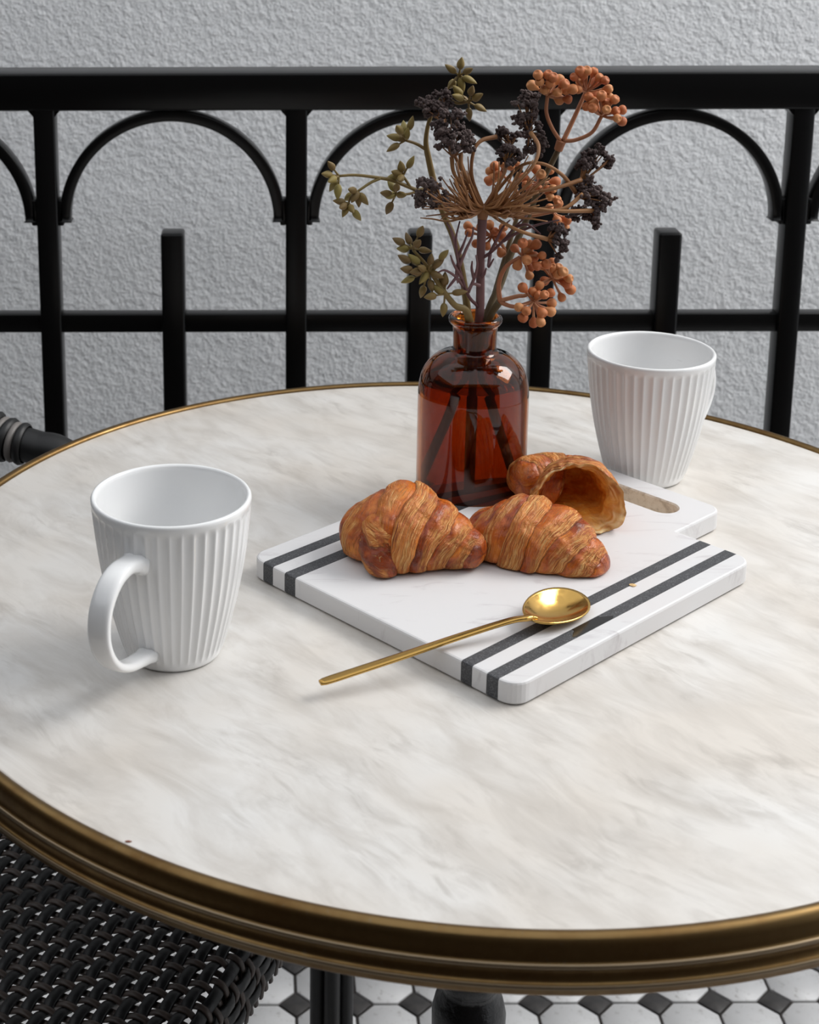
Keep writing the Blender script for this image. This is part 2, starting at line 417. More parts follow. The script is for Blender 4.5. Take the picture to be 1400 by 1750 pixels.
fr = MB()
fr.add(*tube([CP(-.28, -.006, SZ-.030), CP(.21, -.006, SZ-.030)], .011, 4, 12))
obj('front_rail', fr.mesh('front_rail'), M_CHAIR, chair)
for s in (-.283, .215): obj('side_rail', mesh('side_rail', *tube([CP(s, 0, SZ-.02), CP(s, -.36, SZ-.02)], .012, 4, 12)), M_CHAIR, chair)
obj('back_rail', mesh('back_rail', *tube([CP(-.28, -.37, SZ-.02), CP(.21, -.37, SZ-.02)], .012, 4, 12)), M_CHAIR, chair)
legp = ony(567, 1700, .2)
def leg(base, name):
    L = MB()
    for (dx, dy) in ((-.0115, .002), (0, -.006), (.0115, .002)):
        L.add(*tube([base+np.array([dx, dy, SZ+.0-base[2]]), base+np.array([dx*.95, dy, FZ-base[2]])], .0068, 6, 12))
    return obj(name, L.mesh(name), M_CHAIR, chair)
leg(legp, 'front_leg')
leg(CP(-.29, -.05, -.5), 'front_leg')
for s in (-.27, .2): obj('back_leg', mesh('back_leg', *tube([CP(s, -.38, SZ), CP(s, -.42, FZ)], .013, 4, 12)), M_CHAIR, chair)
# arm on the far side, with ring bindings
A0 = ony(-70, 712, .275); A1 = ony(8, 750, .258); A2 = ony(62, 765, .25); A3 = ony(135, 797, .24)
armP = [A0+np.array([-.10, .06, .02]), A0, A1, A2, A3, np.array([-.17, .215, -.12]), np.array([-.10, .205, -.2]), legp*np.array([1, 1, 0])+np.array([0, 0, SZ])]
arm = obj('arm', mesh('arm', *tube(armP, .0138, 60, 20)), M_CHAIR, chair)
Cc = catmull(armP, 400); Tt, Nn, Bb = frames(Cc)
def ring(k, r_, w_, m_, nm):
    c = Cc[k]; T_ = Tt[k]; mb = MB()
    p = [(-w_, .9), (-w_*.6, 1.0), (0, 1.04), (w_*.6, 1.0), (w_, .9)]
    a = np.arange(24)*2*PI/24
    V = np.concatenate([c+T_*x+r_*y*(np.cos(a)[:, None]*Nn[k]+np.sin(a)[:, None]*Bb[k]) for x, y in p])
    return obj(nm, mesh(nm, V, grid_faces(5, 24)), m_, arm)
def arm_idx(px): 
    best = min(range(400), key=lambda k: abs(CX+FPX*((Cc[k]-CAM)@_rt)/((Cc[k]-CAM)@_fw)-px)); return best
for px, r_, w_, m_ in ((38, .0166, .0034, M_CHAIR), (25, .0160, .0030, M_BIND), (12, .0178, .0036, M_CHAIR), (-1, .0166, .0030, M_BIND), (-14, .0180, .0036, M_CHAIR), (-27, .0166, .003, M_BIND)):
    ring(arm_idx(px), r_, w_, m_, 'binding_ring')
obj('arm', mesh('arm', *tube([CP(-.25, -.40, -.03), CP(-.29, -.26, -.05), CP(-.30, -.12, -.12), CP(-.29, -.05, SZ)], .0138, 30, 16)), M_CHAIR, chair)
obj('back_frame', mesh('back_frame', *tube([CP(.2, -.38, SZ), armP[0], armP[0]+np.array([-.03, .0, .10]), CP(0, -.50, .16), CP(-.21, -.47, .09), CP(-.25, -.40, -.03), CP(-.25, -.38, SZ)], .0135, 60, 14)), M_CHAIR, chair)

# ------------------------------------------------------------------ mugs
def mug_body():
    Hm, Rm, Rb = .0956, .045, .0281
    zs = []; rs = []; tz = []
    outer = [(.0, .0), (.0235, .0), (.0258, .0004), (.0275, .0022), (.0284, .0048), (.0300, .0095), (.0330, .0205), (.0361, .033), (.0388, .046), (.0410, .059), (.0427, .072), (.0439, .084), (.0446, .0905), (.0449, .0930)]
    lip = [(.0449, .0944), (.0444, .0953), (.0435, .0957), (.0425, .0953), (.0419, .0944)]
    inner = [(.0416, .0925), (.0412, .088), (.0404, .078), (.0388, .062), (.0366, .047), (.0336, .032), (.0300, .019), (.0262, .0105), (.021, .0068), (.012, .0058), (0, .0056)]
    o_ = catmull(np.array([(r_, z_) for r_, z_ in outer[1:]]), 56)
    prof = [(0, 0.0006), (.018, .0006), (.0225, .0006)]+[tuple(p) for p in o_]+lip+[tuple(p) for p in catmull(np.array(inner), 40)]
    nf = 42; m = nf*9; a = np.arange(m)*2*PI/m
    x = (a*nf/(2*PI)) % 1*2-1
    sc = -(1-np.abs(x)**2.0)
    V = []
    no = 3+len(o_)
    for k, (r_, z_) in enumerate(prof):
        g = 0
        if 3 <= k < no and z_ > .0035 and z_ < .0925:
            g = min(1, max(0, (z_-.0035)/.006))*min(1, max(0, (.0915-z_)/.004))
            g = g*g*(3-2*g)
        rr = r_+.00125*g*sc*min(1, r_/.040)+.00022*g
        V.append(np.stack([rr*np.cos(a), rr*np.sin(a), np.full(m, z_)], 1))
    return mesh('mug_body', np.concatenate(V), grid_faces(len(prof), m))
def mug_handle():
    # handle leaves along +x
    P = np.array([(.0421, 0, .0720), (.0480, 0, .0738), (.0580, 0, .0755), (.0700, 0, .0725), (.0795, 0, .0630), (.0825, 0, .0500), (.0790, 0, .0375), (.0700, 0, .0262), (.0570, 0, .0185), (.0430, 0, .0145), (.0300, 0, .0120)])
    C = catmull(P, 60); T = np.gradient(C, axis=0); T /= np.linalg.norm(T, axis=1)[:, None]
    Sd = np.array([0, 1., 0]); N = np.cross(Sd, T)
    u = np.linspace(0, 1, 60)
    wd = np.interp(u, [0, .06, .16, .5, .86, .95, 1], [.0088, .0074, .0066, .0064, .0056, .0056, .0066])
    th = np.interp(u, [0, .06, .16, .5, .86, .95, 1], [.0060, .0046, .0034, .0028, .0026, .0032, .0042])
    m = 20; a = np.arange(m)*2*PI/m
    ex = .62
    cx_ = np.sign(np.cos(a))*np.abs(np.cos(a))**ex; sy_ = np.sign(np.sin(a))*np.abs(np.sin(a))**ex
    V = C[:, None, :]+wd[:, None, None]*cx_[None, :, None]*Sd+th[:, None, None]*sy_[None, :, None]*N[:, None, :]
    return mesh('mug_handle', V.reshape(-1, 3), grid_faces(60, m)[:]+[tuple(range(m))[::-1], tuple(range(59*m, 60*m))])
mb_, mh_ = mug_body(), mug_handle()
for loc, ang, lab in (((-.1808, -.1052, 0), 246, 'white ribbed porcelain mug with its handle towards the viewer, left of the marble board'),
                      ((.1462, .1504, 0), 45, 'white ribbed porcelain mug behind the handle of the marble board')):
    r_ = thing('ribbed_mug', lab, 'mug', loc, 'ribbed porcelain mugs')
    r_.rotation_euler = (0, 0, math.radians(ang))
    for nm, me_ in (('body', mb_), ('handle', mh_)):
        o = bpy.data.objects.new(nm, me_); COL.objects.link(o); o.parent = r_
        if not me_.materials: me_.materials.append(M_PORC)

# ------------------------------------------------------------------ marble serving board
BT = .0135
bC = np.array([.0040, -.171]); bA = math.radians(41.8)
bL = np.array([math.cos(bA), math.sin(bA)]); bW = np.array([bL[1], -bL[0]])
BLN, BWD = .2295, .2143
def BP(l, w, z=0.): p = bC+bL*l+bW*w; return (p[0], p[1], z)     # l from the front edge, w from the right edge (negative to the left)
def arcpts(cx_, cy_, r_, a0, a1, n=7): return [(cx_+r_*math.cos(math.radians(a0+(a1-a0)*k/n)), cy_+r_*math.sin(math.radians(a0+(a1-a0)*k/n))) for k in range(n+1)]
rc = .0115
board = thing('serving_board', 'white marble serving board with four dark stripes and a slotted handle', 'serving board', (bC[0]+.06, bC[1]+.14, 0))
def band_outline(w0, w1, first=False, last=False):
    """slab between w0 and w1 (board coordinates l, w)"""
    if first: return arcpts(rc, -BWD+rc, rc, 270, 180)+[(0, w1), (BLN, w1)]+arcpts(BLN-rc, -BWD+rc, rc, 0, -90)
    if last: return [(BLN, w0), (0, w0)]+arcpts(rc, -rc, rc, 180, 90)+arcpts(BLN-rc, -rc, rc, 90, 0)
    return [(0, w0), (0, w1), (BLN, w1), (BLN, w0)]
def upright(bm):
    bmesh.ops.recalc_face_normals(bm, faces=bm.faces)
    bm.normal_update()
    if bm.calc_volume(signed=True) < 0: bmesh.ops.reverse_faces(bm, faces=bm.faces)
    for f_ in bm.faces: f_.smooth = False
def inset(pts, d, outward):
    P = np.array(pts); n = len(P); out = []
    area = sum(P[i][0]*P[(i+1) % n][1]-P[(i+1) % n][0]*P[i][1] for i in range(n))
    sg = 1 if area > 0 else -1
    for i in range(n):
        e0 = P[i]-P[i-1]; e1 = P[(i+1) % n]-P[i]
        n0 = np.array([-e0[1], e0[0]])/np.hypot(*e0)*sg; n1 = np.array([-e1[1], e1[0]])/np.hypot(*e1)*sg
        nn = n0+n1; nn /= max(.3, nn@nn/2)
        out.append(P[i]+nn*d*(-1 if outward else 1))
    return [tuple(p) for p in out]
def slab(name, outline, mat_, parent, seam, b_=.0014):
    """convex stone with eased edges, its seam side (w = seam) left sharp"""
    def fx(p): return [(l, seam if abs(w0-seam) < 1e-6 else w) for (l, w), (_, w0) in zip(p, outline)]
    lay = [(fx(inset(outline, b_, False)), 0), (outline, b_), (outline, BT-b_), (fx(inset(outline, b_*.3, False)), BT-b_*.3), (fx(inset(outline, b_, False)), BT)]
    bm = bmesh.new(); Ls = [[bm.verts.new(BP(l, w, z)) for l, w in p] for p, z in lay]; n = len(outline)
    for a_, c_ in zip(Ls[:-1], Ls[1:]):
        for i in range(n): bm.faces.new((a_[i], a_[(i+1) % n], c_[(i+1) % n], c_[i]))
    bm.faces.new(Ls[0]); bm.faces.new(Ls[-1]); upright(bm)
    me_ = bpy.data.meshes.new(name); bm.to_mesh(me_); bm.free()
    return obj(name, me_, mat_, parent)
ws = [-BWD, -.2008, -.1920, -.1812, -.1717, -.0382, -.0303, -.0200, -.0120, 0]
names = ['marble_strip', 'dark_stripe', 'marble_strip', 'dark_stripe', None, 'dark_stripe', 'marble_strip', 'dark_stripe', 'marble_strip']
g_ = .00008
for k, nm in enumerate(names):
    if nm is None: continue
    mt_ = M_INLAY if nm == 'dark_stripe' else M_BOARD
    if k in (0, 8): o = slab(nm, band_outline(ws[k]+g_, ws[k+1]-g_, k == 0, k == 8), mt_, board, ws[1]-g_ if k == 0 else ws[8]+g_)
    else:
        b_ = .0014; w0, w1 = ws[k]+g_, ws[k+1]-g_
        pf = [(b_, 0), (0, b_), (0, BT-b_), (b_*.3, BT-b_*.3), (b_, BT), (BLN-b_, BT), (BLN-b_*.3, BT-b_*.3), (BLN, BT-b_), (BLN, b_), (BLN-b_, 0)]
        np_ = len(pf)
        V = [BP(l, w0, z) for l, z in pf]+[BP(l, w1, z) for l, z in pf]
        F = [tuple(range(np_)), tuple(range(np_, 2*np_))[::-1]]+[(i, i+np_, (i+1) % np_+np_, (i+1) % np_) for i in range(np_)]
        o = obj(nm, mesh(nm, V, F, False), mt_, board)
    if nm == 'dark_stripe': o['label'] = 'dark charcoal stone stripe'
# main slab with handle and slot: a ring of quads so that the slot is a real hole
h0, h1, hl = -.1585, -.0560, .2835
m0, m1 = ws[4]+g_, ws[5]-g_
outl = [(0, m0), (0, m1), (BLN, m1), (BLN, h1+.004)]+arcpts(BLN+.004, h1+.004, .004, 270, 180, 3)[1:][::1]
outl = [(0, m0), (0, m1), (BLN, m1), (BLN, h1)]+arcpts(hl-.011, h1-.011, .011, 90, 0, 6)+arcpts(hl-.011, h0+.011, .011, 0, -90, 6)+[(BLN, h0), (BLN, m0)]
sl0, sl1, sw0, sw1 = .2460, .2652, -.1395, -.0750
sr = (sl1-sl0)/2
slot = arcpts(sl0+sr, sw1-sr, sr, 180, 0, 12)+arcpts(sl0+sr, sw0+sr, sr, 0, -180, 12)
bm = bmesh.new()
def loop(pts, z): 
    vs = [bm.verts.new((l, w, z)) for l, w in pts]; return vs
b1 = .0014
layers = [(inset(outl, b1, False), BT), (inset(outl, b1*.3, False), BT-b1*.3), (outl, BT-b1), (outl, b1), (inset(outl, b1, False), 0)]
# keep seams with the stripes sharp
def fix(pts): 
    return [(l, min(max(w, m0), m1)) if not (abs(w-m0) < b1*1.1 or abs(w-m1) < b1*1.1) else (l, m0 if abs(w-m0) < b1*1.1 else m1) for l, w in pts]
L_ = [loop(fix(p), z) for p, z in layers]
sl = [(inset(slot, b1*.7, True), BT), (slot, BT-b1*.7), (slot, 0)]
Sl = [loop(p, z) for p, z in sl]
for a_, b_ in zip(L_[:-1], L_[1:]):
    n = len(a_)
    for i in range(n): bm.faces.new((a_[i], a_[(i+1) % n], b_[(i+1) % n], b_[i]))
slotfaces = []
for a_, b_ in zip(Sl[:-1], Sl[1:]):
    n = len(a_)
    for i in range(n): slotfaces.append(bm.faces.new((a_[i], b_[i], b_[(i+1) % n], a_[(i+1) % n])))
for lo_, so_ in ((L_[0], Sl[0]), (L_[-1], Sl[-1])):
    es = []
    for ring_ in (lo_, so_):
        for i in range(len(ring_)):
            e = bm.edges.get((ring_[i], ring_[(i+1) % len(ring_)])); es.append(e)
    bmesh.ops.triangle_fill(bm, use_beauty=True, edges=es)
for f_ in bm.faces: f_.material_index = 0
for f_ in slotfaces: f_.material_index = 1
for vv in bm.verts:
    l, w, z = vv.co; vv.co = BP(l, w, z)
upright(bm)
me_ = bpy.data.meshes.new('main_slab'); bm.to_mesh(me_); bm.free()
me_.materials.append(M_BOARD); me_.materials.append(M_SLOT)
obj('main_slab', me_, None, board)
# damp patch on the outer stripe
pl, pw = .085, (ws[7]+ws[8])/2
ed = [(pl+.016*math.cos(2*PI*k/26)*(1+.18*math.sin(3*2*PI*k/26)+.1*math.sin(7*2*PI*k/26)), max(ws[7]+.0003, min(ws[8]-.0003, pw+.0085*math.sin(2*PI*k/26)))) for k in range(26)]
V, F = prism([BP(*e)[:2] for e in ed][::-1], BT-.0002, BT+.00012)
obj('damp_patch', mesh('damp_patch', V, F, False), M_WET, board)

board.location.z += .0004

# ------------------------------------------------------------------ spoon
spoon = thing('gold_spoon', 'small gold spoon resting on the marble board', 'spoon', onz(950, 1040, BT))
tipP = onz(547, 1167, .0092); neck = onz(905, 1056, .0232); bend = onz(868, 1062, .0234)
far = onz(994, 1013, .0200)
ax = far-neck; bl = np.linalg.norm(ax); ax /= bl
sd = np.cross(ax, np.array([0, 0, 1.])); sd /= np.linalg.norm(sd)
# bowl is tipped a little towards the viewer
tl = math.radians(9)
nz = np.cross(sd, ax); sd = sd*math.cos(tl)-nz*math.sin(tl); nz = np.cross(sd, ax)
def bowl(shift, grow):
    n, m = 14, 40; V = []; 
    L2, W2 = bl/2+grow, .0152+grow
    ctr = (neck+far)/2
    for i in range(n+1):
        rho = i/n
        for j in range(m):
            a = 2*PI*j/m; cxx = math.cos(a); sxx = math.sin(a)
            egg = 1+.10*cxx
            p = ctr+ax*(L2*rho*cxx)+sd*(W2*rho*sxx*egg)+nz*(-.0062*(1-rho**2.2)+shift)
            V.append(p)
    return V, n, m
V1, n, m = bowl(0, 0); V2, _, _ = bowl(-.0011, .0003)
N1 = len(V1)
F = grid_faces(n+1, m)
F = [tuple(f) for f in F]+[tuple(i+N1 for i in f[::-1]) for f in F]+[(n*m+j, n*m+(j+1) % m, N1+n*m+(j+1) % m, N1+n*m+j) for j in range(m)]
obj('bowl', mesh('bowl', V1+V2, F), M_GOLD, spoon)
hp = [neck+ax*.004+nz*(-.0004), neck+np.array([-.002, -.001, .0003]), bend, bend*.72+tipP*.28+np.array([0, 0, .0004]), bend*.4+tipP*.6, tipP]
C = catmull(hp, 90); T = np.gradient(C, axis=0); T /= np.linalg.norm(T, axis=1)[:, None]
Sd = np.cross(T, np.array([0, 0, 1.])); Sd /= np.linalg.norm(Sd, axis=1)[:, None]; N = np.cross(Sd, T)
u = np.linspace(0, 1, 90)
wd = np.interp(u, [0, .08, .25, .6, .97, .99, 1], [.0036, .0022, .0019, .0026, .0033, .0030, .0020]); th = np.interp(u, [0, .1, .5, 1], [.0008, .0016, .0012, .0010])
a = np.arange(14)*2*PI/14; ce = np.sign(np.cos(a))*np.abs(np.cos(a))**.6; se = np.sign(np.sin(a))*np.abs(np.sin(a))**.6
V = C[:, None, :]+wd[:, None, None]*ce[None, :, None]*Sd[:, None, :]+th[:, None, None]*se[None, :, None]*N[:, None, :]
obj('handle', mesh('handle', V.reshape(-1, 3), grid_faces(90, 14)+[tuple(range(14))[::-1], tuple(range(89*14, 90*14))]), M_GOLD, spoon)

# ------------------------------------------------------------------ croissants
def pastry_mat(name, inner=False):
    m = mat(name, (.5, .22, .06), .42)
    t = NT(m)
    ph, bk, kk = t.attr('ph'), t.attr('bake'), t.attr('kk')
    cv = t.n('ShaderNodeCombineXYZ'); t.l(kk, cv.inputs[0]); t.l(t.attr('ax'), cv.inputs[1]); t.l(t.attr('ay'), cv.inputs[2])
    def lines(sx, sa, det, loc=0.):
        mp = t.n('ShaderNodeMapping'); mp.inputs['Scale'].default_value = (sx, sa, sa); mp.inputs['Location'].default_value = (loc, loc, 0); t.l(cv.outputs[0], mp.inputs[0])
        return t.noise(mp.outputs[0], 1.0, det, .6, .12)
    l1, l2, l3 = lines(16, 1.6, 4), lines(44, 2.8, 3, 5), lines(4, 2.6, 4, 9)
    st = t.math('ADD', t.math('MULTIPLY', l1, .5), t.math('MULTIPLY', l2, .5))
    spots = t.noise(t.coord('Object'), 210, 5, .65, .3)
    crust = t.ramp(t.math('ADD', bk, t.math('MULTIPLY', t.math('SUBTRACT', spots, .5), .7)), [(.05, (.66, .215, .030)), (.35, (.50, .115, .012)), (.62, (.30, .048, .006)), (.95, (.14, .020, .004))])
    layer = t.ramp(st, [(.37, (.19, .036, .006)), (.45, (.46, .125, .018)), (.52, (.67, .265, .055)), (.60, (.85, .50, .19))])
    pm = t.math('MULTIPLY', ph, t.ramp(l3, [(.36, G(.15)), (.56, G(1))]))
    pm = t.math('MAXIMUM', pm, t.ramp(l2, [(.60, G(0)), (.68, G(.45))]))
    c = t.mix(pm, crust, layer)
    t.col(c)
    t.rough(t.ramp(pm, [(0, G(.27)), (1, G(.60))]))
    hh = t.math('ADD', t.math('MULTIPLY', t.math('MULTIPLY', st, pm), 1.6), t.math('MULTIPLY', spots, .7))
    t.bump(hh, .9, .0014)
    t.b.inputs['Subsurface Weight'].default_value = .02; t.b.inputs['Subsurface Radius'].default_value = (.004, .002, .001)
    return m
M_PASTRY = pastry_mat('baked_pastry')
M_CRUMB = mat('pastry_inside', (.60, .30, .10), .5)
t = NT(M_CRUMB); n_ = t.noise(t.coord('Object'), 120, 5, .65, .6)
deep = t.ramp(n_, [(.30, (.56, .17, .015)), (.48, (.76, .29, .035)), (.66, (.88, .46, .10)), (.82, (.94, .70, .36))])
lay_ = t.ramp(t.attr('st'), [(.1, (.40, .14, .03)), (.45, (.66, .34, .10)), (.85, (.86, .62, .33))])
t.col(t.mix(t.attr('ph'), deep, lay_))
t.bump(t.noise(t.coord('Object'), 260, 4, .6, .5), .5, .002); t.b.inputs['Subsurface Weight'].default_value = .35; t.b.inputs['Subsurface Radius'].default_value = (.012, .006, .002); t.b.inputs['Subsurface Scale'].default_value = .6

def croissant(spine, radii, nb, tc, seed, zb, skew=.35, a0=0., flat=.93, N_=460, M_=170, open_end=False, cap0=.05, cap1=.05, amp=.088, slant=.5):
    C = catmull(spine, N_); T = np.gradient(C, axis=0); T /= np.linalg.norm(T, axis=1)[:, None]
    up = np.array([0, 0, 1.]); Sd = np.cross(T, up); Sd /= np.linalg.norm(Sd, axis=1)[:, None]; U = np.cross(Sd, T)
    tt = np.linspace(0, 1, N_)
    R_ = catmull(np.stack([np.linspace(0, 1, len(radii)), radii, 0*np.array(radii)], 1), N_)[:, 1]
    cap = np.ones(N_)
    k = tt < cap0; cap[k] = np.sqrt(np.clip(1-(1-tt[k]/cap0)**2, 0, 1))
    if not open_end:
        k = tt > 1-cap1; cap[k] = np.sqrt(np.clip(1-((tt[k]-1+cap1)/cap1)**2, 0, 1))
    ang = np.arange(M_)*2*PI/M_
    A, TT = np.meshgrid(ang, tt); X, Y = np.cos(A), np.sin(A)
    wob = vnoise(X*1.4+7, Y*1.4, TT*4, seed)*.20+vnoise(X*6, Y*6, TT*8, seed+21)*.05
    s_ = (TT-tc)*nb-slant*Y+skew*np.sin(A-a0)*np.sign(TT-tc)*np.minimum(1, np.abs(TT-tc)*nb)*.4+wob
    kk = np.abs(s_)+.5; ph = kk % 1.0; bi = np.floor(kk)+(s_ < 0)*17
    # each roll rises towards its outer lip, then drops to the next
    hgt = .55*ph**.8+.55*np.sin(PI*ph)**.8
    edge = np.clip((1-ph)/.07, 0, 1); hgt = hgt*(.35+.65*edge)
    wv = vnoise(X*3, Y*3, TT*9, seed+5)
    fine = vnoise(kk*14+wob*5+wv*1.2, X*2.2, Y*2.2, seed+1)*.40+vnoise(kk*34+wob*9+wv*2, X*3.5, Y*3.5, seed+2)*.45+vnoise(kk*70+wob*16+wv*3, X*6, Y*6, seed+12)*.35
    bri = vnoise(bi*3.7, X*1.3, Y*1.3+TT*2, seed+3)*.5+.5
    expo = np.clip(ph*1.35-.12+.50*vnoise(X*2.4, Y*2.4, TT*13+bi, seed+4)+.35*(bri-.5), 0, 1)    # how much of the layered edge shows
    lump = vnoise(X*2.2, Y*2.2, TT*7, seed+6)*.06+vnoise(X*5, Y*5, TT*16, seed+7)*.030
    bl_ = vnoise(X*9, Y*9, TT*34, seed+8)
    rr = (R_*cap)[:, None]*(1+amp*(hgt-.45)+lump+.012*bl_)+cap[:, None]*(.00040*fine*(.30+.8*expo))
    P = C[:, None, :]+rr[..., None]*(X[..., None]*Sd[:, None, :]+flat*Y[..., None]*U[:, None, :])
    z = P[..., 2]; lim = zb+.0006
    P[..., 2] = np.where(z < lim+.004, lim+.004*np.exp(np.clip((z-lim-.004)/.004, -8, 0))-.0, z)
    P[..., 2] = np.maximum(P[..., 2], lim)
    V = P.reshape(-1, 3); F = grid_faces(N_, M_)
    F.append(tuple(range(M_))[::-1])
    if not open_end: F.append(tuple(range((N_-1)*M_, N_*M_)))
    tip = np.clip(np.abs(TT-tc)*1.2, 0, 1)
    bake = np.clip(.42+.32*vnoise(X*1.8, Y*1.8, TT*9+bi*1.3, seed+9)+.28*(bri-.5)*2+.30*tip**3-.10*fine+.12*bl_-.35*np.clip(-Y-.2, 0, 1), 0, 1)
    stv = np.clip(.5+.55*fine+.15*bl_, 0, 1)
    expo = np.clip((expo-.34)*2.6, 0, 1)*np.clip((TT-.02)/.10, 0, 1)*(1 if open_end else np.clip((.99-TT)/.06, 0, 1))
    return V, F, dict(ph=expo, kk=kk+bi*3+wv*.02, ax=X, ay=Y, bake=bake)
def pastry(name, V, F, at_, mt, parent):
    me_ = mesh(name, V, F)
    for k, v_ in at_.items(): attr(me_, k, v_)
    return obj(name, me_, mt, parent)

zb = BT+.0003
def world_croissant(lab, *a, **k):
    V, F, at_ = croissant(*a, **k); me_ = mesh('croissant', V, F)
    for kk_, v_ in at_.items(): attr(me_, kk_, v_)
    c = np.array(V).mean(0); c[2] = zb
    me_.transform(Matrix.Translation(Vector([-float(x) for x in c])))
    o = obj('croissant', me_, M_PASTRY); o.location = [float(x) for x in c]
    WORLDM[o.name] = Matrix.Translation(Vector([float(x) for x in c]))
    return tag(o, lab, 'croissant', 'croissants on the board')
def pz(x, y, Y): return ony(x, y, Y)
# left croissant: blunt end at the left, horn to the right
sp1 = [ony(598, 913, .006), ony(640, 912, -.006), ony(692, 911, -.012), ony(745, 921, -.018), ony(792, 936, -.026), ony(826, 948, -.034)]
cr1 = world_croissant('whole golden croissant at the left end of the board, nearest the white mug', sp1, [.0140, .0250, .0330, .0265, .0160, .0080], 7.5, .44, 11, zb, .30, 2.0, cap0=.10, cap1=.05)
# its loose flap of dough at the front
fp = [ony(668, 880, -.020), ony(656, 915, -.026), ony(654, 948, -.033), ony(660, 976, -.039), ony(671, 996, -.043)]
V, F, at_ = croissant(fp, [.014, .0155, .0135, .0095, .0055], 1.2, -.3, 5, zb, .1, 0, N_=70, M_=60, cap0=.15, cap1=.22)
pastry('dough_flap', V, F, at_, M_PASTRY, cr1)
# middle croissant: left end tucked behind the first, horn to the lower right
sp2 = [ony(806, 898, .016), ony(845, 918, .004), ony(892, 928, -.006), ony(945, 938, -.016), ony(995, 962, -.028), ony(1038, 982, -.037)]
cr2 = world_croissant('whole golden croissant in the middle, its tip beside the spoon', sp2, [.0120, .0245, .0305, .0285, .0200, .0095], 7.5, .42, 23, zb, .32, 1.4, cap0=.06, cap1=.06)
# torn croissant at the back right: hollow shell open towards the viewer
E_ = ony(988, 861, .028)
sp3 = [ony(890, 828, .052), ony(915, 818, .066), ony(953, 828, .070), ony(982, 848, .055), E_]
r3 = [.0120, .0175, .0235, .0278, .0284]
V, F, at_ = croissant(sp3, r3, 5.5, .30, 37, zb, .25, .5, N_=200, M_=150, open_end=True, cap0=.12, amp=.10)
V = np.array(V).reshape(200, 150, 3)
# ragged, slightly curled lip
ang = np.arange(150)*2*PI/150
T_end = np.array(sp3[-1])-np.array(sp3[-2]); T_end /= np.linalg.norm(T_end)
rag = vnoise(np.cos(ang)*3, np.sin(ang)*3, 0, 61)*.0045+vnoise(np.cos(ang)*9, np.sin(ang)*9, 0, 62)*.002
for i in range(200):
    w_ = max(0, (i-150)/50.)**1.5
    V[i] += (rag*w_)[:, None]*T_end[None, :]
cen = V.mean(1)
inn = []
for k in range(60):
    u = k/59.; i = int(199-u*105)
    g_in = (1-(.12+.24*(1+np.cos(ang-1.2*PI))/2)*min(1, u*6)**.75-.10*u)[:, None]
    if u > .8: g_in = g_in*math.sqrt(max(0, 1-((u-.8)/.2)**2))
    ring_ = cen[i]+(V[i]-cen[i])*g_in
    nn_ = vnoise(np.cos(ang)*2.5, np.sin(ang)*2.5, u*6, 71)*.0016+vnoise(np.cos(ang)*7, np.sin(ang)*7, u*16, 72)*.0007
    d = cen[i]-ring_; dl = np.linalg.norm(d, axis=1)[:, None]+1e-6
    ring_ = ring_+d/dl*np.minimum(dl*.6, nn_[:, None]+.0006); ring_[:, 2] = np.maximum(ring_[:, 2], zb+.0022)
    inn.append(ring_)
Vo = V.reshape(-1, 3); F = F[:-1]+[F[-1]]
lip = [(199*150+j, 199*150+(j+1) % 150) for j in range(150)]
me_ = mesh('torn_croissant', Vo, F)
for k_, v_ in at_.items(): attr(me_, k_, v_)
c = Vo.mean(0); c[2] = zb
me_.transform(Matrix.Translation(Vector([-float(x) for x in c])))
cr3 = obj('croissant', me_, M_PASTRY); cr3.location = [float(x) for x in c]; WORLDM[cr3.name] = Matrix.Translation(Vector([float(x) for x in c]))
tag(cr3, 'torn hollow croissant half showing its open inside, at the back of the board', 'croissant', 'croissants on the board')
Vi = np.concatenate([V[199][None]]+[r_[None] for r_ in inn]).reshape(-1, 3)
Fi = [f[::-1] for f in grid_faces(61, 150)]
me_ = mesh('open_inside', Vi, [tuple(f) for f in Fi]+[tuple(range(60*150, 61*150))])
uu = np.repeat(np.concatenate([[0], np.linspace(0, 1, 60)]), 150); aa = np.tile(ang, 61)
attr(me_, 'ph', np.clip(1.15-uu*6+.5*vnoise(np.cos(aa)*3, np.sin(aa)*3, uu*5, 81), 0, 1))
attr(me_, 'st', np.clip(.5+.7*vnoise(uu*120, np.cos(aa)*2.5, np.sin(aa)*2.5, 82), 0, 1))
o = obj('open_inside', me_, M_CRUMB, cr3); o['label'] = 'paler hollow inside of the torn croissant'

# crumbs
def crumb(name, p, s_, m_, lab):
    bm = bmesh.new(); bmesh.ops.create_icosphere(bm, subdivisions=2, radius=1)
    for v_ in bm.verts:
        k_ = 1+.35*float(vnoise(v_.co.x*2, v_.co.y*2, v_.co.z*2, 5)); v_.co = Vector((v_.co.x*s_[0]*k_, v_.co.y*s_[1]*k_, v_.co.z*s_[2]*k_))
    me_ = bpy.data.meshes.new(name); bm.to_mesh(me_); bm.free()
    o = obj(name, me_, m_); o.location = (p[0], p[1], p[2]+s_[2]*.95); return tag(o, lab, 'crumb')
M_FLAKE = mat('pastry_flake', (.72, .48, .22), .6)
M_FLECK = mat('reddish_fleck', (.28, .09, .05), .6)
crumb('pastry_crumb', onz(1081, 1001, BT+.0004), (.0022, .0016, .0005), M_FLAKE, 'tiny pale pastry crumb on the marble between the right stripes')
crumb('pastry_crumb', onz(219, 1439, 0), (.0017, .0005, .0004), M_FLECK, 'tiny reddish fleck near the front left brass edge')

